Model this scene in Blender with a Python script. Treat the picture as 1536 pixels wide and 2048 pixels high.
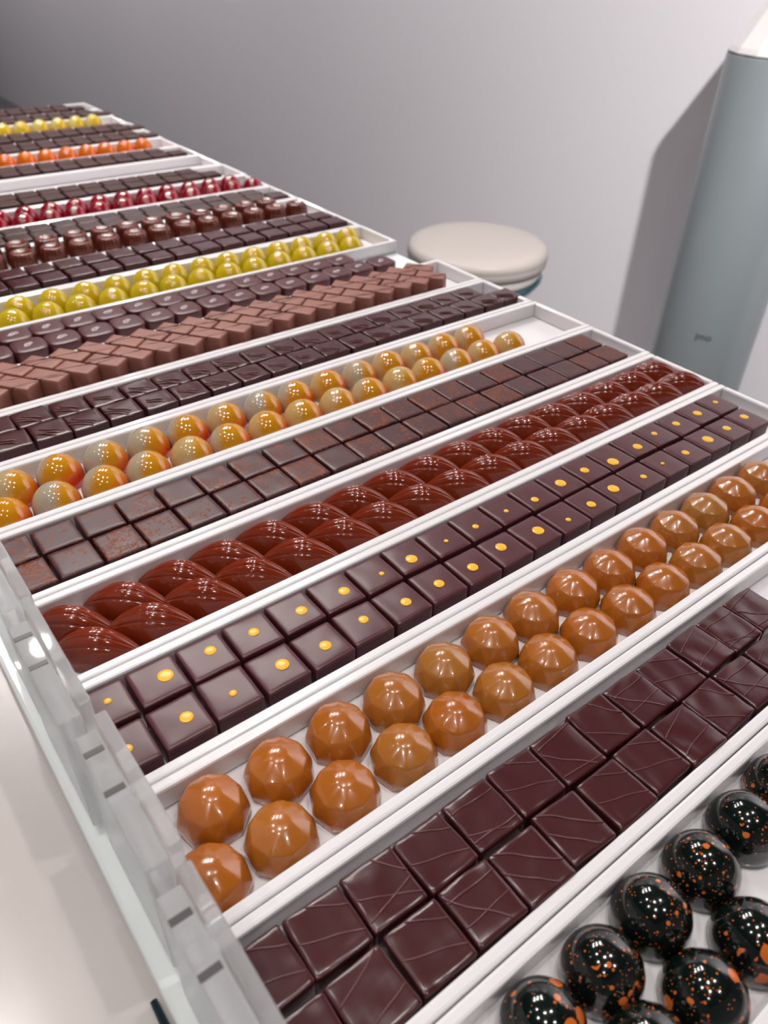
import bpy, bmesh, math, random
from mathutils import Vector, Matrix, noise as mnoise

# ------------------------------------------------------------------ basics
U = 0.30            # metres per layout unit (layout unit = camera height above the tray rims)
ZR = 0.95           # height of the tray rims above the floor (m)
scene = bpy.context.scene
for o in list(bpy.data.objects):
    bpy.data.objects.remove(o)
COL = scene.collection
def P(x, y, z=0.0):
    return Vector((x * U, y * U, ZR + z * U))

# ------------------------------------------------------------------ camera
TH, RO, AX = (math.radians(a) for a in (37.2, 1.864, 51.32))
fh = Vector((math.cos(AX), math.sin(AX), 0)); rt = Vector((math.sin(AX), -math.cos(AX), 0)); zz = Vector((0, 0, 1))
Fv = math.cos(TH) * fh - math.sin(TH) * zz
Uv = math.sin(TH) * fh + math.cos(TH) * zz
Xc = math.cos(RO) * rt + math.sin(RO) * Uv
Yc = -math.sin(RO) * rt + math.cos(RO) * Uv
cam = bpy.data.cameras.new('camera')
cam.sensor_fit = 'VERTICAL'; cam.sensor_height = 36.0; cam.sensor_width = 27.0
cam.lens = 1540.0 / 2048.0 * 36.0
cam.clip_start = 0.02
cam.dof.use_dof = True
cam.dof.focus_distance = 0.42
cam.dof.aperture_fstop = 11.0
camo = bpy.data.objects.new('camera', cam); COL.objects.link(camo)
M = Matrix.Identity(4)
for i, v in enumerate((Xc, Yc, -Fv)):
    for j in range(3):
        M[j][i] = v[j]
M.translation = P(0, 0, 1.0)
camo.matrix_world = M
scene.camera = camo

# ------------------------------------------------------------------ world, exposure
w = bpy.data.worlds.new('world'); scene.world = w; w.use_nodes = True
w.node_tree.nodes['Background'].inputs[0].default_value = (0.8, 0.82, 0.88, 1)
w.node_tree.nodes['Background'].inputs[1].default_value = 0.15
scene.view_settings.view_transform = 'Standard'
scene.view_settings.look = 'None'
scene.view_settings.gamma = 1.0
scene.view_settings.use_curve_mapping = False
scene.view_settings.exposure = 0.0

# ------------------------------------------------------------------ lamps of the room and added fill lights (positions in metres)
CEIL = 2.75
TRACK = [  # cluster of six bright spots over the far half of the counter
    (0.46 + 0.36 * (0.78 * i - 0.0) + 0.36 * 0.62 * j, 1.52 - 0.36 * 0.62 * i + 0.36 * 0.78 * j) for j in (0, 1) for i in (-1, 0, 1)]
DOWN = [(-1.10, -0.60), (-0.45, -0.25), (0.25, -0.80), (-0.75, 0.45), (0.02, 0.28), (0.55, 0.02), (-0.30, 1.05), (-1.05, 1.60), (0.12, 2.20), (-0.60, 2.70), (0.60, 3.1)]
KEY = (0.72, -0.18, 2.25)
WALL_FILL = [(1.15, 3.5), (1.15, 4.7), (1.15, 6.0), (1.15, 7.4)]  # unseen fill lamps, added to brighten the far stretch of wall
def lamp(name, loc, power, size, color, kind='AREA', aim=None, spot=None, spread=None):
    l = bpy.data.lights.new(name, kind); l.energy = power; l.color = color
    if kind == 'AREA':
        l.shape = 'DISK'; l.size = size
        if spread: l.spread = math.radians(spread)
    else:
        l.shadow_soft_size = size
        if kind == 'SPOT':
            l.spot_size = math.radians(spot); l.spot_blend = 0.8
    o = bpy.data.objects.new(name, l); COL.objects.link(o); o.location = loc
    if aim is not None:
        d = Vector(aim) - Vector(loc); o.rotation_euler = d.to_track_quat('-Z', 'Y').to_euler()
    return o
WARM = (1.0, 0.965, 0.93); COOL = (0.93, 0.95, 1.0)
for x, y in TRACK:
    lamp('track_spot_light', (x, y, CEIL - 0.36), 2.3, 0.05, WARM, aim=(x - 0.22, y - 0.35, 0.95), spread=110)
for x, y in DOWN:
    lamp('downlight_light', (x, y, CEIL - 0.03), 2.1, 0.045, WARM, aim=(x, y, 0), spread=105)
# wall washer above the grey cylinder
lamp('wall_spot_light', KEY, 300.0, 0.03, (1.0, 0.975, 0.95), kind='SPOT', aim=(1.95, 0.70, 1.40), spot=100)
lamp('sheen_fill_light', (1.50, 2.05, CEIL - 0.12), 45.0, 0.03, (1.0, 0.97, 0.96), kind='SPOT', aim=(1.95, 2.05, 1.95), spot=85)  # unseen spot, added so the brightened upper wall reflects in the dark squares
for x, y in WALL_FILL:
    lamp('wall_fill_light', (x, y, CEIL - 0.03), 12.0, 0.09, (1.0, 0.97, 0.97), aim=(1.95, y, 1.0), spread=150)

# ------------------------------------------------------------------ materials
def nodes(name):
    m = bpy.data.materials.new(name); m.use_nodes = True
    nt = m.node_tree; b = nt.nodes['Principled BSDF']
    return m, nt, b
def S(r, g, b):
    f = lambda c: (c / 255 / 12.92) if c / 255 <= 0.04045 else ((c / 255 + 0.055) / 1.055) ** 2.4
    return (f(r), f(g), f(b), 1)
def simple(name, col, rough=0.5, spec=0.5, metal=0, coat=0, bump=None, trans=0, ior=1.5, sss=0):
    m, nt, b = nodes(name)
    b.inputs['Base Color'].default_value = col; b.inputs['Roughness'].default_value = rough
    b.inputs['Specular IOR Level'].default_value = spec; b.inputs['Metallic'].default_value = metal
    b.inputs['Coat Weight'].default_value = coat; b.inputs['Coat Roughness'].default_value = 0.08
    b.inputs['Transmission Weight'].default_value = trans; b.inputs['IOR'].default_value = ior
    if sss:
        b.inputs['Subsurface Weight'].default_value = sss; b.inputs['Subsurface Scale'].default_value = 0.004
    if bump:
        add_bump(nt, b, *bump)
    return m
def add_bump(nt, b, scale, strength, dist=0.001):
    tc = nt.nodes.new('ShaderNodeTexCoord'); n = nt.nodes.new('ShaderNodeTexNoise'); bp = nt.nodes.new('ShaderNodeBump')
    n.inputs['Scale'].default_value = scale; n.inputs['Detail'].default_value = 4
    bp.inputs['Strength'].default_value = strength; bp.inputs['Distance'].default_value = dist
    nt.links.new(tc.outputs['Object'], n.inputs['Vector']); nt.links.new(n.outputs['Fac'], bp.inputs['Height'])
    nt.links.new(bp.outputs['Normal'], b.inputs['Normal'])
def jitter_obj(nt, amount=50.0):
    """object coordinates shifted by the object's random value"""
    tc = nt.nodes.new('ShaderNodeTexCoord'); oi = nt.nodes.new('ShaderNodeObjectInfo')
    mul = nt.nodes.new('ShaderNodeMath'); mul.operation = 'MULTIPLY'; mul.inputs[1].default_value = amount
    add = nt.nodes.new('ShaderNodeVectorMath'); add.operation = 'ADD'
    nt.links.new(oi.outputs['Random'], mul.inputs[0]); nt.links.new(tc.outputs['Object'], add.inputs[0]); nt.links.new(mul.outputs[0], add.inputs[1])
    return add.outputs[0], oi.outputs['Random'], tc.outputs['Object']
def ramp(nt, fac, stops, interp='LINEAR'):
    r = nt.nodes.new('ShaderNodeValToRGB'); r.color_ramp.interpolation = interp
    e = r.color_ramp.elements
    while len(e) > 1: e.remove(e[-1])
    e[0].position, e[0].color = stops[0]
    for p, c in stops[1:]:
        k = e.new(p); k.color = c
    nt.links.new(fac, r.inputs[0]); return r.outputs[0]
def math_n(nt, op, a, b=None, clamp=False):
    n = nt.nodes.new('ShaderNodeMath'); n.operation = op; n.use_clamp = clamp
    for i, v in enumerate((a, b)):
        if v is None: continue
        if isinstance(v, (int, float)): n.inputs[i].default_value = v
        else: nt.links.new(v, n.inputs[i])
    return n.outputs[0]
def mixc(nt, fac, a, b):
    n = nt.nodes.new('ShaderNodeMix'); n.data_type = 'RGBA'
    for k, v in (('Factor', fac), ('A', a), ('B', b)):
        s = [i for i in n.inputs if i.name == k and (k == 'Factor' and i.type == 'VALUE' or k != 'Factor' and i.type == 'RGBA')][0]
        if isinstance(v, (tuple, list)): s.default_value = v
        elif isinstance(v, (int, float)): s.default_value = v
        else: nt.links.new(v, s)
    return [o for o in n.outputs if o.type == 'RGBA'][0]
def tex(nt, kind, vec, scale, detail=2, rough=0.5):
    n = nt.nodes.new(kind); n.inputs['Scale'].default_value = scale
    if 'Detail' in n.inputs: n.inputs['Detail'].default_value = detail
    if 'Roughness' in n.inputs: n.inputs['Roughness'].default_value = rough
    nt.links.new(vec, n.inputs['Vector']); return n

MAT = {}
MAT['wall'] = simple('wall_paint', S(212, 208, 213), 0.75, 0.3, bump=(60, 0.05))
MAT['ceiling'] = simple('ceiling_paint', S(104, 102, 106), 0.9, 0.2)
MAT['floor'] = simple('floor_vinyl', S(92, 90, 92), 0.5, 0.4, bump=(30, 0.05))
MAT['tray'] = simple('white_acrylic', S(226, 222, 224), 0.16, 0.5, coat=0.4)
MAT['sheet'] = simple('white_sheet', S(232, 236, 236), 0.12, 0.5, coat=0.5)
MAT['counter'] = simple('white_lacquer', S(194, 186, 183), 0.22, 0.5, coat=0.3)
MAT['pin'] = simple('dark_pin', S(70, 66, 66), 0.35, 0.5)
MAT['rod'] = simple('dark_teal_plastic', S(16, 44, 54), 0.3, 0.5)
MAT['leather'] = simple('cream_leather', S(160, 152, 148), 0.5, 0.4, bump=(220, 0.08))
MAT['leather2'] = simple('grey_underside', S(200, 192, 188), 0.5, 0.4)
MAT['chrome'] = simple('chrome', S(205, 212, 216), 0.08, 0.5, metal=1)
MAT['teal_shell'] = simple('teal_chrome', S(70, 110, 125), 0.1, 0.6, metal=0.7)
MAT['column'] = simple('grey_lacquer', S(112, 119, 122), 0.32, 0.5, coat=0.25)
MAT['lid'] = simple('polished_white', S(236, 233, 231), 0.12, 0.6, metal=0.3)
MAT['seam'] = simple('dark_seam', S(48, 46, 50), 0.5, 0.4)
MAT['print'] = simple('dark_print', S(24, 32, 38), 0.5, 0.3)
MAT['lamp_body'] = simple('lamp_body', S(230, 230, 230), 0.4, 0.4)
def emit(name, col, s):
    m = bpy.data.materials.new(name); m.use_nodes = True; nt = m.node_tree; nt.nodes.clear()
    e = nt.nodes.new('ShaderNodeEmission'); e.inputs[0].default_value = col; e.inputs[1].default_value = s
    o = nt.nodes.new('ShaderNodeOutputMaterial'); nt.links.new(e.outputs[0], o.inputs[0]); return m
MAT['lamp_glow'] = emit('lamp_glow', (1, 0.96, 0.9, 1), 12)
# clear acrylic: glass body with a little milky scatter
def acrylic():
    m = bpy.data.materials.new('clear_acrylic'); m.use_nodes = True; nt = m.node_tree; nt.nodes.clear()
    g = nt.nodes.new('ShaderNodeBsdfGlass'); g.inputs['IOR'].default_value = 1.45; g.inputs['Roughness'].default_value = 0.03
    g.inputs['Color'].default_value = (0.97, 0.985, 0.985, 1)
    t = nt.nodes.new('ShaderNodeBsdfTransparent'); t.inputs['Color'].default_value = (0.93, 0.95, 0.95, 1)
    d = nt.nodes.new('ShaderNodeBsdfTranslucent'); d.inputs['Color'].default_value = (0.95, 0.94, 0.95, 1)
    d2 = nt.nodes.new('ShaderNodeBsdfDiffuse'); d2.inputs['Color'].default_value = (0.95, 0.94, 0.95, 1)
    a = nt.nodes.new('ShaderNodeMixShader'); b = nt.nodes.new('ShaderNodeMixShader'); c = nt.nodes.new('ShaderNodeMixShader'); o = nt.nodes.new('ShaderNodeOutputMaterial')
    a.inputs[0].default_value = 0.5; nt.links.new(d.outputs[0], a.inputs[1]); nt.links.new(d2.outputs[0], a.inputs[2])
    b.inputs[0].default_value = 0.45; nt.links.new(g.outputs[0], b.inputs[1]); nt.links.new(t.outputs[0], b.inputs[2])
    c.inputs[0].default_value = 0.26; nt.links.new(b.outputs[0], c.inputs[1]); nt.links.new(a.outputs[0], c.inputs[2])
    nt.links.new(c.outputs[0], o.inputs[0]); return m
MAT['acrylic'] = acrylic()

def choc(name, col, rough=0.34, bump=(90, 0.12, 0.0006), spec=0.5, var=0.25):
    m, nt, b = nodes(name)
    v, rnd, obj = jitter_obj(nt)
    n = tex(nt, 'ShaderNodeTexNoise', v, 70, 3)
    dark = tuple(c * (1 - var) for c in col[:3]) + (1,)
    nt.links.new(mixc(nt, n.outputs['Fac'], dark, col), b.inputs['Base Color'])
    n2 = tex(nt, 'ShaderNodeTexNoise', v, 45, 2)
    rr = math_n(nt, 'MULTIPLY_ADD', n2.outputs['Fac'], 0.14); rr.node.inputs[2].default_value = rough - 0.07
    nt.links.new(rr, b.inputs['Roughness']); b.inputs['Specular IOR Level'].default_value = spec
    if bump:
        n3 = tex(nt, 'ShaderNodeTexNoise', v, bump[0], 3)
        bp = nt.nodes.new('ShaderNodeBump'); bp.inputs['Strength'].default_value = bump[1]; bp.inputs['Distance'].default_value = bump[2]
        nt.links.new(n3.outputs['Fac'], bp.inputs['Height']); nt.links.new(bp.outputs['Normal'], b.inputs['Normal'])
    return m
DARK = S(70, 28, 31)
MAT['dark'] = choc('dark_chocolate', DARK, 0.25, (60, 0.10, 0.0008))
MAT['dark_matte'] = choc('dark_chocolate_satin', S(82, 36, 41), 0.36, (70, 0.10, 0.0006))
MAT['dark_far'] = choc('dark_chocolate_dull', S(66, 38, 35), 0.5, spec=0.25)
MAT['line'] = choc('drizzle_chocolate', S(98, 52, 54), 0.3, None)
MAT['darkline'] = choc('dark_line_chocolate', S(58, 28, 24), 0.4, None)
MAT['redline'] = choc('red_brown_ridge', S(84, 34, 30), 0.3, None)
MAT['rose'] = choc('rosy_milk_chocolate', S(146, 92, 78), 0.5, (60, 0.12, 0.0008))
MAT['leafmark'] = simple('leaf_print', S(214, 200, 204), 0.5, 0.4)
MAT['yellow'] = simple('yellow_cocoa_butter', S(238, 178, 40), 0.3, 0.5)
MAT['pod'] = choc('pod_chocolate', S(126, 44, 18), 0.13, None, 0.6, 0.3)
MAT['cup'] = choc('cup_chocolate', S(104, 44, 28), 0.2, None, 0.6, 0.3)

def speckled(name, base, crumb_a, crumb_b, lo, hi, scale, bumpd, rough=0.32):
    m, nt, b = nodes(name)
    v, rnd, obj = jitter_obj(nt)
    sep = nt.nodes.new('ShaderNodeSeparateXYZ'); nt.links.new(obj, sep.inputs[0])
    big = tex(nt, 'ShaderNodeTexNoise', v, 55, 2)
    wob = tex(nt, 'ShaderNodeTexNoise', v, scale * 1.3, 2)
    vv = nt.nodes.new('ShaderNodeVectorMath'); vv.operation = 'MULTIPLY_ADD'
    nt.links.new(wob.outputs['Color'], vv.inputs[0]); vv.inputs[1].default_value = (1.1 / scale,) * 3; nt.links.new(v, vv.inputs[2])
    thr = math_n(nt, 'MULTIPLY_ADD', rnd, hi - lo); thr.node.inputs[2].default_value = lo
    thr = math_n(nt, 'SUBTRACT', thr, math_n(nt, 'MULTIPLY', math_n(nt, 'SUBTRACT', big.outputs['Fac'], 0.5), 1.6))
    mask = None
    for sc in (scale, scale * 1.7):
        vo = nt.nodes.new('ShaderNodeTexVoronoi'); vo.inputs['Scale'].default_value = sc; nt.links.new(vv.outputs[0], vo.inputs['Vector'])
        sc_ = nt.nodes.new('ShaderNodeSeparateColor'); nt.links.new(vo.outputs['Color'], sc_.inputs[0])
        k = math_n(nt, 'MULTIPLY', math_n(nt, 'LESS_THAN', vo.outputs['Distance'], 0.40), math_n(nt, 'GREATER_THAN', sc_.outputs[0], thr))
        mask = k if mask is None else math_n(nt, 'MAXIMUM', mask, k)
    top = math_n(nt, 'GREATER_THAN', sep.outputs['Z'], 0.042 * U)
    mask = math_n(nt, 'MULTIPLY', mask, top)
    n3 = tex(nt, 'ShaderNodeTexNoise', v, 400, 1)
    crumb = mixc(nt, n3.outputs['Fac'], crumb_a, crumb_b)
    nt.links.new(mixc(nt, mask, base, crumb), b.inputs['Base Color'])
    b.inputs['Specular IOR Level'].default_value = 0.38
    rr = math_n(nt, 'MULTIPLY_ADD', mask, 0.4); rr.node.inputs[2].default_value = rough
    nt.links.new(rr, b.inputs['Roughness'])
    bp = nt.nodes.new('ShaderNodeBump'); bp.inputs['Strength'].default_value = 0.7; bp.inputs['Distance'].default_value = bumpd
    nt.links.new(mask, bp.inputs['Height']); nt.links.new(bp.outputs['Normal'], b.inputs['Normal'])
    return m
MAT['crumb'] = speckled('crumbed_chocolate', S(68, 34, 37), S(164, 80, 24), S(76, 36, 18), 0.34, 1.0, 430, 0.0003, 0.36)
MAT['rough'] = speckled('rough_chocolate', S(62, 42, 40), S(112, 88, 82), S(50, 34, 32), 0.4, 0.8, 420, 0.0008, 0.3)

def airbrush(name, body, mid, edge, red, off0, off1, rough=0.1, speck=0.25, direc=(0.78, -0.62, 0.0), body2=None):
    m, nt, b = nodes(name)
    v, rnd, obj = jitter_obj(nt)
    dp = nt.nodes.new('ShaderNodeVectorMath'); dp.operation = 'DOT_PRODUCT'
    nt.links.new(obj, dp.inputs[0]); dp.inputs[1].default_value = tuple(c / (0.05 * U) for c in direc)
    sp = tex(nt, 'ShaderNodeTexNoise', v, 900, 1)
    t = math_n(nt, 'ADD', dp.outputs['Value'], math_n(nt, 'MULTIPLY', math_n(nt, 'SUBTRACT', sp.outputs['Fac'], 0.5), speck * 3))
    off = math_n(nt, 'MULTIPLY_ADD', rnd, off1 - off0); off.node.inputs[2].default_value = off0
    t = math_n(nt, 'SUBTRACT', t, off)
    t = math_n(nt, 'MULTIPLY_ADD', t, 0.5); t.node.inputs[2].default_value = 0.5
    bd = body
    if body2 is not None:
        wn = nt.nodes.new('ShaderNodeTexWhiteNoise'); wn.noise_dimensions = '1D'; nt.links.new(rnd, wn.inputs['W'])
        bd = mixc(nt, wn.outputs['Value'], body, body2)
    dq = nt.nodes.new('ShaderNodeVectorMath'); dq.operation = 'DOT_PRODUCT'
    nt.links.new(obj, dq.inputs[0]); dq.inputs[1].default_value = tuple(c / (0.05 * U) for c in (0.80, -0.60, -0.75))
    t2 = math_n(nt, 'MULTIPLY_ADD', math_n(nt, 'SUBTRACT', dq.outputs['Value'], math_n(nt, 'MULTIPLY', off, 0.4)), 0.5); t2.node.inputs[2].default_value = 0.5
    air = ramp(nt, t2, [(0.0, mid), (0.40, mid), (0.66, edge), (0.86, red)])
    fac = ramp(nt, t, [(0.38, (0, 0, 0, 1)), (0.56, (1, 1, 1, 1))])
    nt.links.new(mixc(nt, fac, bd, air), b.inputs['Base Color'])
    b.inputs['Roughness'].default_value = rough; b.inputs['Specular IOR Level'].default_value = 0.55
    b.inputs['Coat Weight'].default_value = 0.5; b.inputs['Coat Roughness'].default_value = 0.04
    return m
MAT['sunset'] = airbrush('grey_gold_airbrush', S(166, 154, 136), S(192, 128, 14), S(208, 100, 6), S(196, 30, 3), -0.45, 0.35, body2=S(188, 154, 96))
MAT['lime'] = airbrush('lime_yellow_airbrush', S(146, 142, 8), S(194, 166, 10), S(196, 164, 12), S(182, 158, 14), -1.0, -0.6, speck=0.12)
MAT['crimson'] = airbrush('crimson_glaze', S(120, 0, 22), S(140, 2, 26), S(140, 4, 30), S(120, 0, 20), -0.5, 0.5)
MAT['orange'] = airbrush('orange_glaze', S(190, 94, 4), S(206, 102, 4), S(214, 80, 6), S(206, 34, 6), 0.1, 0.5, speck=0.4)
MAT['paleyellow'] = airbrush('pale_yellow_glaze', S(196, 180, 104), S(198, 166, 20), S(200, 160, 12), S(196, 146, 12), 0.0, 0.3)

def amber():
    m, nt, b = nodes('amber_glaze')
    v, rnd, obj = jitter_obj(nt)
    n = tex(nt, 'ShaderNodeTexNoise', v, 45, 2); f = tex(nt, 'ShaderNodeTexNoise', v, 1400, 1)
    a = mixc(nt, n.outputs['Fac'], S(156, 80, 12), S(184, 106, 32))
    wn = nt.nodes.new('ShaderNodeTexWhiteNoise'); wn.noise_dimensions = '1D'; nt.links.new(rnd, wn.inputs['W'])
    k = math_n(nt, 'MULTIPLY', math_n(nt, 'POWER', wn.outputs['Value'], 2.5), 0.8)
    a = mixc(nt, k, a, S(164, 116, 54))
    a = mixc(nt, math_n(nt, 'MULTIPLY', f.outputs['Fac'], 0.25), a, S(120, 62, 14))
    nt.links.new(a, b.inputs['Base Color']); b.inputs['Roughness'].default_value = 0.24
    b.inputs['Coat Weight'].default_value = 0.8; b.inputs['Coat Roughness'].default_value = 0.05
    return m
MAT['amber'] = amber()

def splatter():
    m, nt, b = nodes('black_green_copper_splatter')
    v, rnd, obj = jitter_obj(nt)
    wob = tex(nt, 'ShaderNodeTexNoise', v, 260, 2)
    vv = nt.nodes.new('ShaderNodeVectorMath'); vv.operation = 'MULTIPLY_ADD'
    nt.links.new(wob.outputs['Color'], vv.inputs[0]); vv.inputs[1].default_value = (0.0012,) * 3; nt.links.new(v, vv.inputs[2])
    masks = None
    dens = tex(nt, 'ShaderNodeTexNoise', v, 70, 2)
    for sc, thr, keep in ((900, 0.26, 0.66), (480, 0.30, 0.74), (250, 0.32, 0.76), (110, 0.42, 0.82)):
        vo = nt.nodes.new('ShaderNodeTexVoronoi'); vo.inputs['Scale'].default_value = sc
        nt.links.new(vv.outputs[0], vo.inputs['Vector'])
        sepc = nt.nodes.new('ShaderNodeSeparateColor'); nt.links.new(vo.outputs['Color'], sepc.inputs[0])
        dot = math_n(nt, 'LESS_THAN', vo.outputs['Distance'], math_n(nt, 'MULTIPLY_ADD', sepc.outputs[1], thr * 0.8))
        dot.node.inputs[1].links[0].from_node.inputs[2].default_value = thr * 0.3
        on = math_n(nt, 'GREATER_THAN', math_n(nt, 'ADD', sepc.outputs[0], math_n(nt, 'MULTIPLY', math_n(nt, 'SUBTRACT', dens.outputs['Fac'], 0.5), 0.9)), keep)
        k = math_n(nt, 'MULTIPLY', dot, on)
        masks = k if masks is None else math_n(nt, 'MAXIMUM', masks, k)
    sep = nt.nodes.new('ShaderNodeSeparateXYZ'); nt.links.new(obj, sep.inputs[0])
    masks = math_n(nt, 'MULTIPLY', masks, math_n(nt, 'GREATER_THAN', sep.outputs['Z'], 0.012 * U))
    nt.links.new(mixc(nt, masks, S(7, 18, 15), S(206, 104, 40)), b.inputs['Base Color'])
    b.inputs['Roughness'].default_value = 0.12; b.inputs['Coat Weight'].default_value = 0.6; b.inputs['Coat Roughness'].default_value = 0.04
    return m
MAT['splatter'] = splatter()

# ------------------------------------------------------------------ mesh helpers
def mesh_obj(name, bm, mat, parent=None, loc=(0, 0, 0), rz=0, smooth=False, link=True):
    me = bpy.data.meshes.new(name)
    bm.normal_update(); bm.to_mesh(me); bm.free()
    if smooth:
        for p in me.polygons: p.use_smooth = True
    if mat: me.materials.append(MAT[mat] if isinstance(mat, str) else mat)
    o = bpy.data.objects.new(name, me); o.location = loc; o.rotation_euler = (0, 0, rz)
    if link: COL.objects.link(o)
    if parent: o.parent = parent
    return o
def empty(name, loc=(0, 0, 0), rz=0):
    o = bpy.data.objects.new(name, None); o.location = loc; o.rotation_euler = (0, 0, rz); o.empty_display_size = 0.02
    COL.objects.link(o); return o
def tag(o, label, cat, group=None):
    o['label'] = label; o['category'] = cat
    if group: o['group'] = group
    return o
def struct(o):
    o['kind'] = 'structure'; return o
def box_bm(x0, x1, y0, y1, z0, z1, bev=0, seg=2, bm=None):
    own = bm is None
    b2 = bmesh.new()
    vs = [b2.verts.new((x, y, z)) for z in (z0, z1) for y in (y0, y1) for x in (x0, x1)]
    for f in ((0, 2, 3, 1), (4, 5, 7, 6), (0, 1, 5, 4), (2, 6, 7, 3), (0, 4, 6, 2), (1, 3, 7, 5)):
        b2.faces.new([vs[i] for i in f])
    if bev:
        bmesh.ops.bevel(b2, geom=list(b2.edges), offset=bev, segments=seg, profile=0.5, affect='EDGES')
    if own: return b2
    me = bpy.data.meshes.new('tmp'); b2.to_mesh(me); b2.free(); bm.from_mesh(me); bpy.data.meshes.remove(me); return bm
def lathe_bm(prof, n=32, flute=None, cap_bottom=True):
    bm = bmesh.new(); rings = []
    for i, (r, z) in enumerate(prof):
        if r < 1e-7:
            rings.append([bm.verts.new((0, 0, z))]); continue
        ring = []
        for k in range(n):
            a = 2 * math.pi * k / n; rr = r * (1 + (flute(i, a) if flute else 0))
            ring.append(bm.verts.new((rr * math.cos(a), rr * math.sin(a), z)))
        rings.append(ring)
    for a, b in zip(rings, rings[1:]):
        for k in range(n):
            k2 = (k + 1) % n
            if len(a) == 1 and len(b) == 1: continue
            if len(a) == 1: bm.faces.new((a[0], b[k2], b[k])) if False else bm.faces.new((a[0], b[k], b[k2]))
            elif len(b) == 1: bm.faces.new((a[k], a[k2], b[0]))
            else: bm.faces.new((a[k], a[k2], b[k2], b[k]))
    if cap_bottom and len(rings[0]) > 1: bm.faces.new(list(reversed(rings[0])))
    bmesh.ops.recalc_face_normals(bm, faces=list(bm.faces))
    return bm
def slab_bm(wx, wy, h, r, n=8, seed=0, wav=0.0, taper=0.0, bulge=0.0):
    """moulded square: rounded box on z 0..h with a slightly uneven top"""
    bm = bmesh.new()
    bmesh.ops.create_cube(bm, size=2.0)
    bmesh.ops.subdivide_edges(bm, edges=list(bm.edges), cuts=n, use_grid_fill=True)
    hx, hy, hz = wx / 2, wy / 2, h / 2
    def remap(t, half):            # cluster the cuts near the edges
        s = math.copysign(1, t); a = abs(t)
        e = 1 - (1 - a) ** 1.7 if a < 1 else 1
        return s * half * e
    for v in bm.verts:
        p = Vector((remap(v.co.x, hx), remap(v.co.y, hy), remap(v.co.z, hz)))
        rb = min(r, 0.0006) if p.z < 0 else r
        c = Vector((max(-hx + r, min(hx - r, p.x)), max(-hy + r, min(hy - r, p.y)), max(-hz + rb, min(hz - r, p.z))))
        d = p - c
        if d.length > 1e-9:
            d = d.normalized() * min(r, max(abs(d.x), abs(d.y), abs(d.z))); p = c + d
        k = 1 - taper * (p.z + hz) / h
        q = Vector((p.x * k, p.y * k, p.z + hz))
        if p.z > hz * 0.5:
            e = max(0, 1 - (p.x / hx) ** 2) * max(0, 1 - (p.y / hy) ** 2)
            q.z += wav * mnoise.noise(Vector((p.x, p.y, seed * 3.7)) * 110.0) + bulge * e
        else:
            pass
        q.x += 0.25 * wav * mnoise.noise(Vector((p.y * 90, p.z * 60, seed + 9.1)))
        q.y += 0.25 * wav * mnoise.noise(Vector((p.x * 90, p.z * 60, seed + 4.3)))
        v.co = q
    return bm
def tube_bm(path, r, n=6, bm=None, flat=1.0):
    bm = bm or bmesh.new(); rings = []
    for i, p in enumerate(path):
        p = Vector(p); a = Vector(path[max(0, i - 1)]); b = Vector(path[min(len(path) - 1, i + 1)])
        t = (b - a).normalized(); s = t.cross(Vector((0, 0, 1)))
        s = s.normalized() if s.length > 1e-6 else Vector((1, 0, 0)); u = s.cross(t)
        end = 0.55 if i in (0, len(path) - 1) else 1.0
        rings.append([bm.verts.new(p + r * end * (math.cos(2 * math.pi * k / n) * s + flat * math.sin(2 * math.pi * k / n) * u)) for k in range(n)])
    for a, b in zip(rings, rings[1:]):
        for k in range(n): bm.faces.new((a[k], a[(k + 1) % n], b[(k + 1) % n], b[k]))
    bm.faces.new(list(reversed(rings[0]))); bm.faces.new(rings[-1])
    return bm

# ------------------------------------------------------------------ the room
X0, X1, Y0, Y1 = -2.2, 1.95, -1.8, 9.0
struct(mesh_obj('floor', box_bm(X0, X1, Y0, Y1, -0.05, 0), 'floor'))
struct(mesh_obj('ceiling', box_bm(X0, X1, Y0, Y1, CEIL, CEIL + 0.05), 'ceiling'))
struct(mesh_obj('wall_right', box_bm(X1, X1 + 0.1, Y0, Y1, 0, CEIL), 'wall'))
struct(mesh_obj('wall_left', box_bm(X0 - 0.1, X0, Y0, Y1, 0, CEIL), 'wall'))
struct(mesh_obj('wall_far', box_bm(X0, X1, Y1, Y1 + 0.1, 0, CEIL), 'wall'))
struct(mesh_obj('wall_near', box_bm(X0, X1, Y0 - 0.1, Y0, 0, CEIL), 'wall'))

# ------------------------------------------------------------------ counter, base plate
PITCH_B = [-0.015, 0.227, 0.463, 0.708, 0.952, 1.190, 1.427, 1.675, 1.922, 2.174, 2.426, 2.670, 2.913, 3.157, 3.400, 3.643,
           3.887, 4.130, 4.374, 4.620, 4.860, 5.100, 5.350, 5.600, 5.860]
TX0, TX1 = 0.085, 1.965
FL = -0.047                     # tray floor level (units), rims at 0
BT = -0.062                     # underside of trays
CT = -0.100                     # counter top
c = empty('display_counter', P(0.5, 2.5, 0) * 1.0); c.location.z = 0
def child_box(name, par, a, b, mat, bev=0):
    lo = P(*a) - par.location; hi = P(*b) - par.location
    return mesh_obj(name, box_bm(lo.x, hi.x, lo.y, hi.y, lo.z, hi.z, bev), mat, par)
zf = -ZR / U
child_box('counter_top', c, (-1.1, -1.2, CT - 0.12), (1.975, 5.95, CT), 'counter', 0.003)
child_box('counter_body', c, (-0.9, -1.0, zf), (1.90, 5.85, CT - 0.12), 'counter')
tag(c, 'long glossy white display counter under all the chocolate trays', 'counter')
o = mesh_obj('base_plate', box_bm(0.046 * U, 1.968 * U, -0.3 * U, 5.88 * U, 0, (BT - CT) * U, 0.002), 'sheet', loc=P(0, 0, CT))
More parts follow.
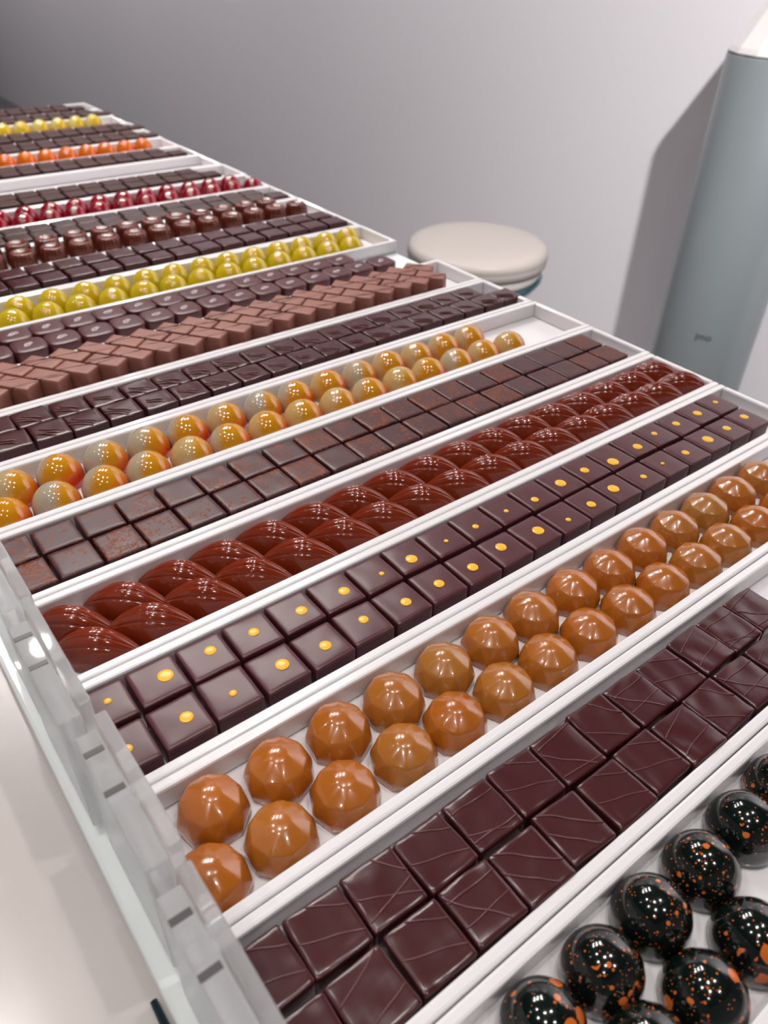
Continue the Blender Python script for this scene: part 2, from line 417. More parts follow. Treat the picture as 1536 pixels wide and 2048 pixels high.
tag(o, 'flat white acrylic base plate lying on the counter beneath the trays', 'plate')

# ------------------------------------------------------------------ trays
TRAYS = {0: 'black-green copper-splattered domes', 1: 'drizzled dark squares', 2: 'amber faceted domes', 3: 'yellow-dotted dark squares',
         4: 'glossy cocoa-pod chocolates', 5: 'crumb-topped dark squares', 6: 'grey and orange domes', 7: 'ridge-marked dark squares',
         8: 'rosy brown bars', 10: 'lime-yellow domes', 11: 'plain dark squares behind the lime domes', 12: 'fluted brown cups',
         13: 'rough-topped dark squares', 14: 'crimson domes', 15: 'plain dark squares behind the crimson domes', 16: None,
         17: 'plain dark squares before the orange domes', 18: 'orange domes', 19: 'plain dark squares behind the orange domes',
         20: 'streaked dark squares before the yellow domes', 21: 'pale yellow domes', 22: 'plain dark squares behind the yellow domes',
         23: 'farthest row of dark squares'}
TW = 0.019
for k, what in TRAYS.items():
    y0, y1 = PITCH_B[k] + 0.001, PITCH_B[k + 1] - 0.001
    dx = random.Random(k).uniform(-0.006, 0.006)
    x0, x1 = TX0 + dx, TX1 + dx
    t = empty('tray', P((x0 + x1) / 2, (y0 + y1) / 2, BT))
    child_box('tray_base', t, (x0, y0, BT), (x1, y1, FL), 'tray')
    bev = 0.0014
    for a, b in (((x0, y0, FL), (x1, y0 + TW, 0)), ((x0, y1 - TW, FL), (x1, y1, 0))):
        child_box('side_wall', t, a, b, 'tray', bev)
    for a, b in (((x0, y0 + TW, FL), (x0 + TW, y1 - TW, 0)), ((x1 - TW, y0 + TW, FL), (x1, y1 - TW, 0))):
        child_box('end_wall', t, a, b, 'tray', bev)
    tag(t, f'long white acrylic tray holding the {what}' if what else 'empty white acrylic tray between plain dark squares, far part of counter', 'tray', 'white acrylic trays')
k = 9
s = mesh_obj('tray_sheet', box_bm(-0.94 * U, 0.94 * U, -0.124 * U, 0.124 * U, 0, 0.014 * U, 0.001), 'sheet', loc=P(1.02, (PITCH_B[9] + PITCH_B[10]) / 2, BT))
tag(s, 'flat rimless white sheet under the leaf-marked cushion squares', 'tray')

# ------------------------------------------------------------------ clear acrylic holders at the left tray ends
def holder(k, what, dx):
    ya, yb = PITCH_B[k] + 0.022, PITCH_B[k + 1] - 0.004
    L = yb - ya
    h = empty('acrylic_holder', P(0.098 + dx, (ya + yb) / 2, 0.0005))
    zt = 0.197
    mesh_obj('plate', box_bm(0.0005 * U, 0.018 * U, -L / 2 * U, L / 2 * U, 0, zt * U, 0.0009), 'acrylic', h)
    mesh_obj('plate', box_bm(-0.030 * U, -0.0005 * U, (-L / 2 - 0.006) * U, (L / 2 - 0.012) * U, -0.05 * U, (zt - 0.012) * U, 0.0009), 'acrylic', h)
    for yy in (L / 2 - 0.045, L / 2 - 0.110):
        mesh_obj('pin', box_bm(-0.029 * U, -0.004 * U, (yy - 0.0045) * U, (yy + 0.0045) * U, (zt - 0.0125) * U, (zt - 0.0108) * U, 0.0002), 'pin', h)
    tag(h, f'clear acrylic end holder at the left end of the {what}', 'holder', 'acrylic end holders')
for k, what, dx in ((1, 'drizzled-square tray', 0.0), (2, 'amber-dome tray', 0.003), (3, 'yellow-dot tray', -0.006), (4, 'cocoa-pod tray', -0.004)):
    holder(k, what, dx)
rod = mesh_obj('dark_rod', tube_bm([(0, 0.0, 0), (0, 0.06 * U, 0.0), (0, 0.28 * U, 0)], 0.0085 * U, 10), 'rod', loc=P(0.036, 0.20, CT + 0.0085), smooth=True)
tag(rod, 'dark teal rod lying along the base plate edge, bottom left', 'rod')

# ------------------------------------------------------------------ chocolates
ORD = ['', 'first', 'second', 'third', 'fourth', 'fifth', 'sixth', 'seventh', 'eighth', 'ninth', 'tenth', 'eleventh', 'twelfth', 'thirteenth',
       'fourteenth', 'fifteenth', 'sixteenth', 'seventeenth', 'eighteenth', 'nineteenth', 'twentieth', 'twenty-first', 'twenty-second',
       'twenty-third', 'twenty-fourth', 'twenty-fifth', 'twenty-sixth']
def project(x, y, z=0):
    v = P(x, y, z) - P(0, 0, 1); zc = v.dot(Fv)
    return 768 + 1540 * v.dot(Xc) / zc, 1024 - 1540 * v.dot(Yc) / zc
def in_view(x, y, m=62):
    px, py = project(x, y)
    return -m < px < 1536 + m and py < 2048 + m * 1.6
def copy_tree(o, loc, rz):
    c = o.copy(); COL.objects.link(c); c.location = loc; c.rotation_euler = (0, 0, rz)
    for ch in o.children:
        d = ch.copy(); COL.objects.link(d); d.parent = c
        d.matrix_parent_inverse = ch.matrix_parent_inverse.copy()
    return c
PROTO = []
def proto(o):
    PROTO.append(o); o.location = (0, 0, -5); return o
def row(kind, protos, xs, y, zbase, phrase, cat, group, rowname, rng, end='right', jx=0.0025, jy=0.0025, jr=0.03, rz0=0.0, drift=None, yo=None):
    """one line of chocolates; xs sorted by x"""
    pts = [(x, i) for i, x in enumerate(xs) if in_view(x, y)]
    n = len(pts); out = []
    for j, (x, i) in enumerate(pts):
        num = (n - j) if end == 'right' else j + 1
        yy = y + (drift(x) if drift else 0) + (yo[i] if yo else 0)
        p = protos[rng.randrange(len(protos))]
        ob = copy_tree(p, P(x + rng.uniform(-jx, jx), yy + rng.uniform(-jy, jy), zbase + 0.0006), rz0 + rng.uniform(-jr, jr))
        ob.name = kind
        side = 'right end' if end == 'right' else 'left'
        tag(ob, f'{phrase}, {ORD[num]} from {side}{(", " + rowname) if rowname else ""}', cat, group)
        out.append(ob)
    return out
def seq(x_last, pitch, x_first):
    xs = []; x = x_last
    while x > x_first - 1e-6:
        xs.append(x); x -= pitch
    return sorted(xs)
R = random.Random(11)
S_ = U  # shorthand

# --- R1 drizzled squares ---------------------------------------------------
def drizzled(seed):
    r = random.Random(seed)
    o = mesh_obj('drizzled_square', slab_bm(0.085 * U, 0.086 * U, 0.050 * U, 0.0013, 10, seed, 0.0008), 'dark', smooth=True)
    base_a = r.choice((-50, -38, -25, 5, 20, 62))
    for q in range(r.choice((2, 2, 3, 3))):
        a = math.radians((base_a + r.uniform(-9, 9)) if q < 2 else (base_a + r.choice((-1, 1)) * r.uniform(28, 75)))
        off = (r.uniform(0.008, 0.032) * (1 if q % 2 else -1)) * U; d = Vector((math.cos(a), math.sin(a), 0)); nrm = Vector((-d.y, d.x, 0))
        cv = r.uniform(-0.006, 0.006) * U
        pts = []
        H = 0.0412 * U
        for i in range(-30, 31):
            t = i / 30 * 0.075 * U; p = d * t + nrm * (off + cv * math.sin(i / 9.0))
            if abs(p.x) < H and abs(p.y) < H:
                e = max(abs(p.x), abs(p.y)) / H
                zt = 0.0502 * U - (0.0006 if e > 0.97 else 0)
                zt += 0.0008 * mnoise.noise(Vector((p.x, p.y, seed * 3.7)) * 110.0)
                pts.append((p.x, p.y, zt))
        if len(pts) > 6:
            mesh_obj('drizzle_line', tube_bm(pts, r.uniform(0.0011, 0.0016) * U, 6), 'line', o, smooth=True)
    return proto(o)
p1 = [drizzled(s) for s in range(14)]
g1 = 'drizzled dark chocolate squares'
row('drizzled_square', p1, [0.150 + 0.0882 * i for i in range(13)], 0.383, FL, 'dark chocolate square with thin drizzled lines', 'chocolate', g1, 'back row', R, 'left', jr=0.045)
row('drizzled_square', p1, [0.153 + 0.0885 * i for i in range(12)], 0.292, FL, 'dark chocolate square with thin drizzled lines', 'chocolate', g1, 'front row', R, 'left', jr=0.045)

# --- R3 dotted squares -----------------------------------------------------
DF = [(216,1404),(331,1353),(420,1303),(508,1266),(603,1223),(688,1184),(763,1149),(823,1120),(892,1084),(951,1055),(1012,1024),(1069,1001),(1121,968),(1169,942),(1225,925),(1275,895),(1308,869),(1352,849),(1394,828),(1430,806)]
DOTF = [(.156,.887,.6),(.253,.882,1.2),(.338,.888,.95),(.420,.882,.9),(.517,.878,1.0),(.610,.875,1.0),(.697,.872,.5),(.772,.872,1.1),(.865,.874,.45),(.947,.874,.65),(1.038,.875,.5),(1.12,.868,.8),(1.215,.878,1.15),(1.301,.881,.95),(1.385,.866,1.25),(1.489,.874,1.05),(1.574,.888,.7),(1.662,.886,.9),(1.755,.886,1.05),(1.848,.893,.65)]
DOTN = [(.145,.783,.8),(.243,.784,1.0),(.325,.783,.6),(.421,.788,1.1),(.504,.781,1.0),(.595,.793,.85),(.686,.783,.95),(.769,.785,.95),(.854,.782,1.0),(.943,.794,1.05),(1.045,.787,1.15),(1.125,.775,.55),(1.209,.783,.95),(1.297,.793,1.2),(1.393,.783,.7),(1.476,.791,.45),(1.563,.788,.85),(1.663,.793,1.25),(1.751,.796,.95),(1.842,.803,1.0)]
p3 = [slab_bm(0.084 * U, 0.086 * U, 0.048 * U, 0.0014, 9, s + 20, 0.00035, bulge=0.0003) for s in range(6)]
p3m = []
for bm in p3:
    o = mesh_obj('dotted_square', bm, 'dark_matte', smooth=True); proto(o); p3m.append(o)
dotm = mesh_obj('yellow_dot', lathe_bm([(1, 0), (1.0, 0.12), (0.86, 0.3), (0.5, 0.46), (0, 0.5)], 20), 'yellow', smooth=True); proto(dotm)
for dots, yc, rn in ((DOTF, 0.883, 'back row'), (DOTN, 0.788, 'front row')):
    n = len(dots); xm = [d[0] for d in dots]
    a0 = sum(x - 0.0893 * i for i, x in enumerate(xm)) / n
    for i, (dx, dy, ds) in enumerate(dots):
        x = a0 + 0.0893 * i; rz = R.uniform(-0.03, 0.03); drift = 0.006 * ((i / n) ** 3)
        p = p3m[R.randrange(6)]; ob = p.copy(); COL.objects.link(ob); ob.name = 'dotted_square'
        y = yc + drift + R.uniform(-0.002, 0.002)
        ob.location = P(x, y, FL + 0.0006); ob.rotation_euler = (0, 0, rz)
        q = dotm.copy(); COL.objects.link(q); q.parent = ob
        q.name = 'yellow_dot'
        q.location = (max(-0.02, min(0.02, dx - x)) * U, max(-0.02, min(0.02, dy - y)) * U, 0.0486 * U); q.scale = (0.0112 * U * ds, 0.0112 * U * ds, 0.0052 * U)
        tag(ob, f'dark chocolate square with a yellow dot, {ORD[n - i]} from right end, {rn}', 'chocolate', 'yellow-dotted dark squares')

# --- R2 amber faceted domes ------------------------------------------------
def gem(seed):
    bm = bmesh.new(); r = 0.0550 * U; n = 9
    lev = [(0.985, 0.0, 0), (1.0, 0.32, 0), (0.80, 0.87, 0.5), (0.30, 1.155, 0), (0, 1.22, 0)]
    rings = []
    for rr, z, of in lev:
        if rr == 0: rings.append([bm.verts.new((0, 0, z * r))]); continue
        rings.append([bm.verts.new((rr * r * math.cos(2 * math.pi * (k + of) / n), rr * r * math.sin(2 * math.pi * (k + of) / n), z * r)) for k in range(n)])
    bmesh.ops.convex_hull(bm, input=list(bm.verts))
    bmesh.ops.recalc_face_normals(bm, faces=list(bm.faces))
    bmesh.ops.bevel(bm, geom=[e for e in bm.edges if len(e.link_faces) == 2 and e.calc_face_angle() > 0.12], offset=0.0008, segments=2, profile=0.5, affect='EDGES')
    o = mesh_obj('faceted_dome', bm, 'amber', smooth=True)
    return proto(o)
p2 = [gem(0)]
g2 = 'amber faceted domes'
row('faceted_dome', p2, [0.207 + 0.1110 * i for i in range(14)], 0.634, FL, 'glossy amber faceted dome', 'chocolate', g2, 'back row', R, 'left', jr=3.1)
row('faceted_dome', p2, [0.155 + 0.1102 * i for i in range(14)], 0.5385, FL, 'glossy amber faceted dome', 'chocolate', g2, 'front row', R, 'left', jr=3.1)

# --- domes of the other trays ---------------------------------------------
def dome(name, mat, r, hgt, n=36, lip=0.10):
    prof = [(0.965 * r, 0), (1.0 * r, 0.035 * r), (1.0 * r, lip * r)]
    for i in range(1, 13):
        a = i / 12 * math.pi / 2
        prof.append((r * math.cos(a) if i < 12 else 0.0, lip * r + (hgt - lip * r) * math.sin(a)))
    return proto(mesh_obj(name, lathe_bm(prof, n), mat, smooth=True))
d0 = dome('splattered_dome', 'splatter', 0.0524 * U, 0.076 * U, 44, 0.30)
row('splattered_dome', [d0], [0.281 + 0.1052 * i for i in range(8)], 0.152, FL, 'black-green dome with copper splatter', 'chocolate', 'copper-splattered domes', 'back row', R, 'left', jr=3.1, jx=0.002)
row('splattered_dome', [d0], [0.359 + 0.1052 * i for i in range(7)], 0.0575, FL, 'black-green dome with copper splatter', 'chocolate', 'copper-splattered domes', 'front row', R, 'left', jr=3.1, jx=0.002)
d6 = dome('airbrushed_dome', 'sunset', 0.0530 * U, 0.070 * U, 40, 0.24)
row('airbrushed_dome', [d6], seq(1.600, 0.1065, 0.15), 1.601, FL, 'grey dome airbrushed gold and orange', 'chocolate', 'grey and orange domes', 'back row', R, jr=0.25)
row('airbrushed_dome', [d6], seq(1.672, 0.1070, 0.10), 1.5005, FL, 'grey dome airbrushed gold and orange', 'chocolate', 'grey and orange domes', 'front row', R, jr=0.25)
d10 = dome('lime_dome', 'lime', 0.0520 * U, 0.073 * U, 36, 0.26)
row('lime_dome', [d10], seq(1.842, 0.1085, 0.3), 2.597, FL, 'glossy lime-yellow dome', 'chocolate', 'lime-yellow domes', 'back row', R, jr=0.3)
row('lime_dome', [d10], seq(1.790, 0.1085, 0.3), 2.4985, FL, 'glossy lime-yellow dome', 'chocolate', 'lime-yellow domes', 'front row', R, jr=0.3)
d14 = dome('crimson_dome', 'crimson', 0.0520 * U, 0.073 * U, 36, 0.26)
row('crimson_dome', [d14], seq(1.835, 0.1080, 0.6), 3.5705, FL, 'glossy crimson dome', 'chocolate', 'crimson domes', 'back row', R, jr=0.3)
row('crimson_dome', [d14], seq(1.905, 0.1080, 0.6), 3.4735, FL, 'glossy crimson dome', 'chocolate', 'crimson domes', 'front row', R, jr=0.3)
d17 = dome('orange_dome', 'orange', 0.0515 * U, 0.074 * U, 32, 0.26)
row('orange_dome', [d17], seq(1.806, 0.1065, 0.8), 4.530, FL, 'glossy orange dome', 'chocolate', 'orange domes', '', R, jr=0.3)
d20 = dome('yellow_dome', 'paleyellow', 0.0515 * U, 0.074 * U, 32, 0.26)
row('yellow_dome', [d20], seq(1.815, 0.1085, 0.9), 5.300, FL, 'pale yellow dome', 'chocolate', 'pale yellow domes', '', R, jr=0.3)

# --- R4 cocoa pods ---------------------------------------------------------
def pod():
    bm = bmesh.new(); L = 0.190 * U; Wd = 0.080 * U; Hh = 0.067 * U
    NU, NV = 28, 84; rings = []
    for i in range(NU + 1):
        t = -1 + 2 * i / NU
        env = max(0.0, 1 - abs(t) ** 1.75) ** 0.92
        ring = []
        for k in range(NV + 1):
            a = math.pi * k / NV
            g = 1 - 0.045 * (0.5 + 0.5 * math.cos(a * 14)) ** 8 * (1 - t * t) ** 0.3 * (1 if 0.6 < a < math.pi - 0.6 else 0)
            ring.append(bm.verts.new((t * L / 2, math.cos(a) * Wd / 2 * env * g, (math.sin(a) ** 0.9) * Hh * (env ** 0.9) * g + 0.0001 * i % 1 * 0)))
        rings.append(ring)
    for a, b in zip(rings, rings[1:]):
        for k in range(NV): bm.faces.new((a[k], a[k + 1], b[k + 1], b[k]))
        bm.faces.new((a[0], b[0], b[NV], a[NV]))
    bmesh.ops.remove_doubles(bm, verts=list(bm.verts), dist=1e-5)
    bmesh.ops.recalc_face_normals(bm, faces=list(bm.faces))
    return proto(mesh_obj('cocoa_pod', bm, 'pod', smooth=True))
p4 = [pod()]
row('cocoa_pod', p4, [0.172 + 0.1072 * i for i in range(17)], 1.113, FL, 'glossy red-brown cocoa-pod chocolate', 'chocolate', 'cocoa-pod chocolates', 'back row', R, rz0=-0.73, jr=0.03, drift=lambda x: -0.004 + 0.003 * x)
row('cocoa_pod', p4, [0.188 + 0.1068 * i for i in range(17)], 1.031, FL, 'glossy red-brown cocoa-pod chocolate', 'chocolate', 'cocoa-pod chocolates', 'front row', R, rz0=-0.65, jr=0.03)

# --- R5 crumbed squares ----------------------------------------------------
p5 = [proto(mesh_obj('crumbed_square', slab_bm(0.084 * U, 0.086 * U, 0.047 * U, 0.0011, 8, s + 40, 0.0003), 'crumb', smooth=True)) for s in range(5)]
row('crumbed_square', p5, seq(1.850, 0.0897, 0.10), 1.355, FL, 'dark chocolate square topped with orange-brown crumbs', 'chocolate', 'crumb-topped squares', 'back row', R)
row('crumbed_square', p5, seq(1.852, 0.0897, 0.10), 1.262, FL, 'dark chocolate square topped with orange-brown crumbs', 'chocolate', 'crumb-topped squares', 'front row', R)

# --- R7 ridge-marked squares ----------------------------------------------
def ridged(seed):
    r = random.Random(seed)
    o = mesh_obj('ridged_square', slab_bm(0.087 * U, 0.084 * U, 0.047 * U, 0.0011, 8, seed + 60, 0.0005), 'dark', smooth=True)
    for q in range(2 + seed % 2):
        a = math.radians(-38 + r.uniform(-7, 7)); d = Vector((math.cos(a), math.sin(a), 0)); nrm = Vector((-d.y, d.x, 0))
        off = (-0.006 - 0.010 * q + r.uniform(-0.002, 0.002)) * U; ln = r.uniform(0.022, 0.034) * U; sh = r.uniform(-0.006, 0.006) * U
        pts = [tuple(d * (ln * i / 8 + sh) + nrm * (off + 0.0025 * U * math.sin(i * 0.35 + q)) + Vector((0, 0, 0.0470 * U + 0.0004 * (1 - (i / 8) ** 2)))) for i in range(-8, 9)]
        mesh_obj('ridge_mark', tube_bm(pts, r.uniform(0.0016, 0.0024) * U, 6), 'redline', o, smooth=True)
    return proto(o)
p7 = [ridged(s) for s in range(6)]
row('ridged_square', p7, seq(1.818, 0.0920, 0.2), 1.857, FL, 'dark square with diagonal ridge marks', 'chocolate', 'ridge-marked squares', 'back row', R, jr=0.05, drift=lambda x: -0.012 * math.sin(max(0, min(1, (x - .3) / 1.5)) * math.pi))
row('ridged_square', p7, seq(1.926, 0.0922, 0.2), 1.772, FL, 'dark square with diagonal ridge marks', 'chocolate', 'ridge-marked squares', 'front row', R, jr=0.05, drift=lambda x: -0.012 * math.sin(max(0, min(1, (x - .3) / 1.5)) * math.pi))

# --- R8 rosy bars ----------------------------------------------------------
def bar(seed):
    r = random.Random(seed + 5)
    o = mesh_obj('rosy_bar', slab_bm(0.107 * U, 0.058 * U, 0.074 * U, 0.0012, 7, seed + 80, 0.0005, taper=0.05), 'rose', smooth=True)
    hx, hy, zt = 0.0500 * U, 0.0270 * U, 0.0736 * U
    for q in range(r.choice((1, 2, 2, 3))):
        xo = r.uniform(-0.035, 0.035) * U; sl = r.uniform(0.4, 1.5)
        pts = [(xo - hy * sl - 0.001, -hy - 0.0009, zt - 0.016 * U), (xo - hy * sl - 0.0004, -hy - 0.0006, zt - 0.004 * U)]
        for i in range(-6, 7):
            y = hy * 0.96 * i / 6; x = xo + y * sl
            if abs(x) < hx: pts.append((x, y, zt + 0.00005))
        pts = [p for p in pts if abs(p[0]) < hx]
        if len(pts) > 4: mesh_obj('drizzle_line', tube_bm(pts, 0.0013 * U, 5), 'darkline', o, smooth=True)
    return proto(o)
p8 = [bar(s) for s in range(6)]
A8 = math.radians(-53)
def bars(y, x_last, rn):
    return row('rosy_bar', p8, seq(x_last, 0.0790, 0.25), y, FL, 'rosy brown chocolate bar', 'chocolate', 'rosy brown bars', rn, R, rz0=A8, jr=0.03, jx=0.002, jy=0.002)
bars(2.091, 1.796, 'back row'); bars(2.004, 1.782, 'front row')

# --- R9 leaf-marked cushions ----------------------------------------------
def cushion(seed):
    bm = bmesh.new(); n = 40; rings = []
    for s, z in ((0.97, 0), (1.0, 0.004), (1.0, 0.036), (0.975, 0.0405), (0.93, 0.042), (0.6, 0.0425), (0.25, 0.0427)):
        ring = []
        for k in range(n):
            a = 2 * math.pi * k / n; c, q = math.cos(a), math.sin(a)
            rr = (abs(c) ** 3.6 + abs(q) ** 3.6) ** (-1 / 3.6)
            ring.append(bm.verts.new((0.0498 * U * s * rr * c, 0.0490 * U * s * rr * q, z * U)))
        rings.append(ring)
    for a, b in zip(rings, rings[1:]):
        for k in range(n): bm.faces.new((a[k], a[(k + 1) % n], b[(k + 1) % n], b[k]))
    bm.faces.new(rings[-1]); bm.faces.new(list(reversed(rings[0])))
    o = mesh_obj('leaf_square', bm, 'dark_matte', smooth=True)
    r = random.Random(seed); z = 0.0432 * U; th = math.radians(28 + r.uniform(-15, 15))
    pts = []
    for i in range(17):               # small leaf outline with a stalk
        t = i / 16 * 2 * math.pi * 0.93 + 0.25
        lx = 0.0165 * U * math.cos(t); ly = 0.0065 * U * math.sin(t) * (1 + 0.35 * math.sin(3 * t + seed))
        pts.append((lx * math.cos(th) - ly * math.sin(th), lx * math.sin(th) + ly * math.cos(th), z))
    m = tube_bm(pts, 0.0017 * U, 5)
    st = [(math.cos(th) * k * U, math.sin(th) * k * U, z) for k in (-0.022, -0.012, -0.002, 0.008)]
    tube_bm(st, 0.0014 * U, 5, m)
    mesh_obj('leaf_mark', m, 'leafmark', o, smooth=True)
    return proto(o)
p9 = [cushion(s) for s in range(4)]
ZB9 = BT + 0.014
row('leaf_square', p9, seq(1.655, 0.0998, 0.32), 2.388, ZB9, 'rounded dark square with a pale leaf mark', 'chocolate', 'leaf-marked squares', 'back row', R, jr=0.06)
row('leaf_square', p9, seq(1.775, 0.1003, 0.32), 2.288, ZB9, 'rounded dark square with a pale leaf mark', 'chocolate', 'leaf-marked squares', 'front row', R, jr=0.06)

# --- plain squares of the far trays ---------------------------------------
pp = [proto(mesh_obj('plain_square', slab_bm(0.088 * U, 0.086 * U, 0.055 * U, 0.001, 5, s + 100, 0.0005), 'dark', smooth=True)) for s in range(4)]
pf = [proto(mesh_obj('plain_square', slab_bm(0.089 * U, 0.087 * U, 0.056 * U, 0.001, 5, s + 110, 0.0004), 'dark_far', smooth=True)) for s in range(4)]
pr = [proto(mesh_obj('rough_square', slab_bm(0.088 * U, 0.087 * U, 0.056 * U, 0.001, 6, s + 120, 0.0006), 'rough', smooth=True)) for s in range(4)]
row('plain_square', pp, seq(1.878, 0.0985, 0.4), 2.862, FL, 'plain dark square behind the lime domes', 'chocolate', 'plain squares behind the lime domes', 'back row', R)
row('plain_square', pp, seq(1.884, 0.0985, 0.4), 2.762, FL, 'plain dark square behind the lime domes', 'chocolate', 'plain squares behind the lime domes', 'front row', R)
row('rough_square', pr, seq(1.800, 0.0960, 0.5), 3.318, FL, 'rough-topped dark square behind the fluted cups', 'chocolate', 'rough-topped squares', 'back row', R)
row('rough_square', pr, seq(1.885, 0.0960, 0.5), 3.228, FL, 'rough-topped dark square behind the fluted cups', 'chocolate', 'rough-topped squares', 'front row', R)
def far_pair(k, xl, phrase, group, mats, pitch=0.0965, xf=0.6, dz=0.0):
    ya = PITCH_B[k]; 
    row('plain_square', mats, seq(xl, pitch, xf), ya + 0.172, FL, phrase, 'chocolate', group, 'back row', R, jr=0.02)
    row('plain_square', mats, seq(xl + 0.085, pitch, xf), ya + 0.075, FL, phrase, 'chocolate', group, 'front row', R, jr=0.02)
far_pair(15, 1.720, 'plain dark square behind the crimson domes', 'plain squares behind the crimson domes', pf)
far_pair(17, 1.770, 'plain dark square before the orange domes', 'plain squares before the orange domes', pf)
far_pair(19, 1.830, 'plain dark square behind the orange domes', 'plain squares behind the orange domes', pf)
far_pair(20, 1.850, 'dark square in front of the pale yellow domes', 'squares before the yellow domes', pf)
far_pair(22, 1.840, 'plain dark square behind the pale yellow domes', 'plain squares behind the yellow domes', pf)
far_pair(23, 1.760, 'dark square in the farthest tray', 'squares in the farthest tray', pf)

# --- R12 fluted cups -------------------------------------------------------
def cup():
    r = 0.0495 * U; h = 0.076 * U
    prof = [(0.98, 0), (1.0, 0.04), (0.97, 0.5), (0.93, 0.80), (0.86, 0.94), (0.76, 1.0), (0.64, 0.985), (0.55, 0.93), (0.0, 0.90)]
    amp = [0.05, 0.05, 0.05, 0.06, 0.08, 0.09, 0.07, 0.02, 0]
    return proto(mesh_obj('fluted_cup', lathe_bm([(a * r, b * h) for a, b in prof], 72, lambda i, a: -amp[i] * (0.5 + 0.5 * math.cos(a * 18))), 'cup', smooth=True))
p12 = [cup()]
row('fluted_cup', p12, seq(1.765, 0.1068, 0.5), 3.110, FL, 'fluted round brown chocolate cup', 'chocolate', 'fluted cups', 'back row', R, jr=3.1)
row('fluted_cup', p12, seq(1.855, 0.1066, 0.5), 3.005, FL, 'fluted round brown chocolate cup', 'chocolate', 'fluted cups', 'front row', R, jr=3.1)

for o in PROTO:                      # the prototypes themselves are not part of the scene
    for ch in list(o.children): bpy.data.objects.remove(ch)
    bpy.data.objects.remove(o)

# ------------------------------------------------------------------ stool
st = empty('bar_stool', P(4.45, 4.46, zf)); H = (-0.985 - zf) * U
prof = [(0.150, -0.066), (0.164, -0.060), (0.167, -0.036)]
mesh_obj('seat_cushion', lathe_bm([(0.1600, H - 0.050), (0.1685, H - 0.042), (0.1700, H - 0.030), (0.1690, H - 0.0275), (0.1705, H - 0.025), (0.169, H - 0.012), (0.160, H - 0.003), (0.14, H + 0.001), (0.09, H + 0.003), (0, H + 0.0035)], 64), 'leather', st, smooth=True)
mesh_obj('seat_underside', lathe_bm([(0.10, H - 0.085), (0.150, H - 0.080), (0.158, H - 0.066), (0.158, H - 0.050)], 64), 'leather2', st, smooth=True)
mesh_obj('metal_shell', lathe_bm([(0.03, H - 0.125), (0.10, H - 0.115), (0.150, H - 0.100), (0.163, H - 0.080), (0.164, H - 0.074), (0.157, H - 0.074)], 64), 'teal_shell', st, smooth=True)
mesh_obj('post', lathe_bm([(0.028, 0.02), (0.028, H - 0.12), (0.0, H - 0.12)], 32), 'chrome', st, smooth=True)
mesh_obj('base_disc', lathe_bm([(0.20, 0.0), (0.205, 0.006), (0.19, 0.014), (0.05, 0.028), (0.028, 0.05), (0, 0.05)], 64), 'chrome', st, smooth=True)
tag(st, 'round stool with a cream padded seat standing by the wall', 'stool')

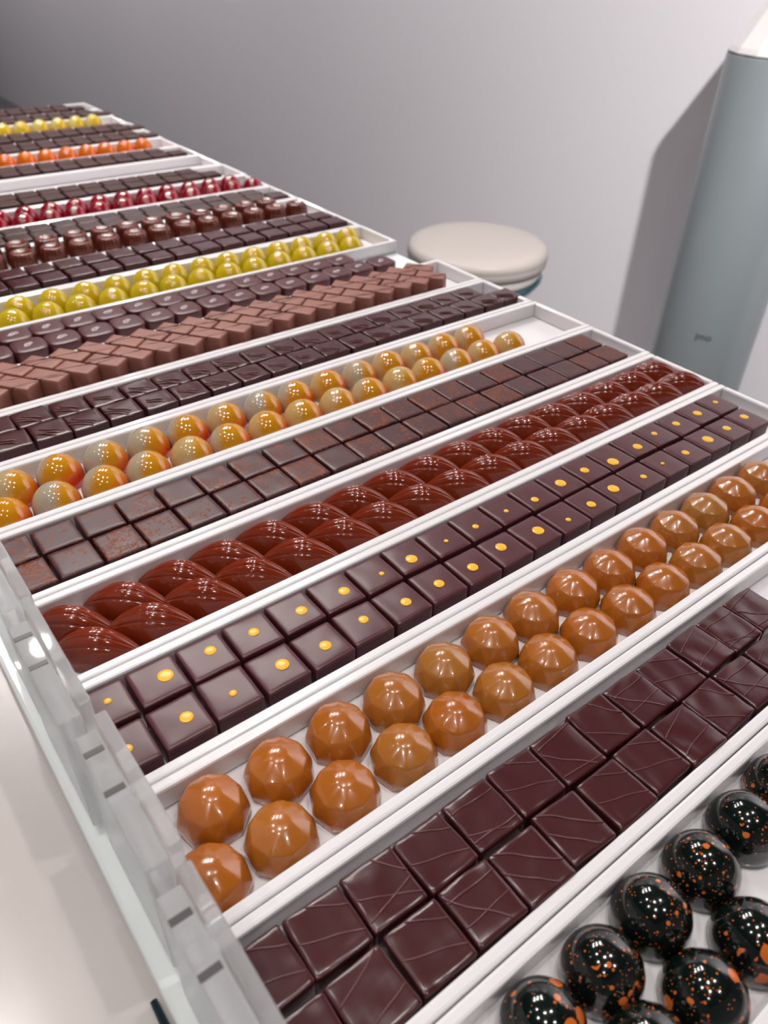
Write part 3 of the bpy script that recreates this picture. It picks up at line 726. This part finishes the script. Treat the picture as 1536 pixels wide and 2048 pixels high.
# ------------------------------------------------------------------ grey cylinder with polished top, at right
cx, cy = 6.79 * math.sin(math.radians(62.1)), 6.79 * math.cos(math.radians(62.1))
cy_ = empty('grey_cylinder', P(cx, cy, zf)); cr = 0.40 * U; CH = (0.37 - zf) * U
mesh_obj('body', lathe_bm([(cr * 0.98, 0), (cr, 0.004), (cr, CH - 0.004), (cr * 0.985, CH - 0.0015)], 96), 'column', cy_, smooth=True)
mesh_obj('seam_ring', lathe_bm([(cr * 0.985, CH - 0.0015), (cr * 0.99, CH), (cr * 0.985, CH + 0.002), (cr * 0.9, CH + 0.002)], 96), 'seam', cy_, smooth=True)
bm = lathe_bm([(cr * 0.985, CH + 0.002), (cr * 0.95, CH + 0.012), (cr * 0.30, CH + 0.15), (cr * 0.16, CH + 0.165), (0, CH + 0.168)], 14, cap_bottom=True)
mesh_obj('faceted_lid', bm, 'lid', cy_)
# small printed word, wrapped onto the body, facing the counter
fc = bpy.data.curves.new('printed_word', 'FONT'); fc.body = 'jmo'; fc.size = 0.025; fc.extrude = 0.0002; fc.align_x = 'CENTER'
fo = bpy.data.objects.new('printed_word', fc); COL.objects.link(fo)
bpy.context.view_layer.update()
me = bpy.data.meshes.new_from_object(fo.evaluated_get(bpy.context.evaluated_depsgraph_get()))
bpy.data.objects.remove(fo)
zt = (-1.60 - zf) * U
ang = math.atan2(-cy, -cx) - 0.01
for v in me.vertices:
    a = ang + v.co.x / cr; rr = cr + 0.0004 + v.co.z
    v.co = (rr * math.cos(a), rr * math.sin(a), zt + v.co.y)
me.materials.append(MAT['print'])
wo = bpy.data.objects.new('printed_word', me); COL.objects.link(wo); wo.parent = cy_
tag(cy_, 'tall grey cylinder with a polished faceted top against the wall', 'cylinder')

# ------------------------------------------------------------------ lamp housings
def lamp_body(loc, r, drop, label, group):
    e = empty('ceiling_lamp', loc)
    mesh_obj('housing', lathe_bm([(r * 1.25, 0.004), (r * 1.3, 0.01), (r * 1.3, 0.03 + drop), (0, 0.03 + drop)], 24, cap_bottom=False), 'lamp_body', e, smooth=True)
    tag(e, label, 'lamp', group)
for i, (x, y) in enumerate(TRACK):
    lamp_body((x, y, CEIL - 0.363), 0.028, 0.333, 'small pendant spot in the cluster of six above the counter', 'pendant spots')
lamp_body((KEY[0], KEY[1], KEY[2] + 0.035), 0.03, CEIL - KEY[2] - 0.065, 'pendant spot aimed at the wall beside the grey cylinder', None)
lamp_body((1.50, 2.05, CEIL - 0.085), 0.03, 0.055, 'unseen fill spot added to brighten the upper wall above the stool', None)
for i, (x, y) in enumerate(WALL_FILL):
    lamp_body((x, y, CEIL - 0.026), 0.05, -0.004, f'{ORD[i + 1]} added wall fill lamp counted away from the stool', 'added wall fill lamps')
for i, (x, y) in enumerate(DOWN):
    lamp_body((x, y, CEIL - 0.034), 0.04, 0.0, 'small round downlight in the ceiling', 'ceiling downlights')
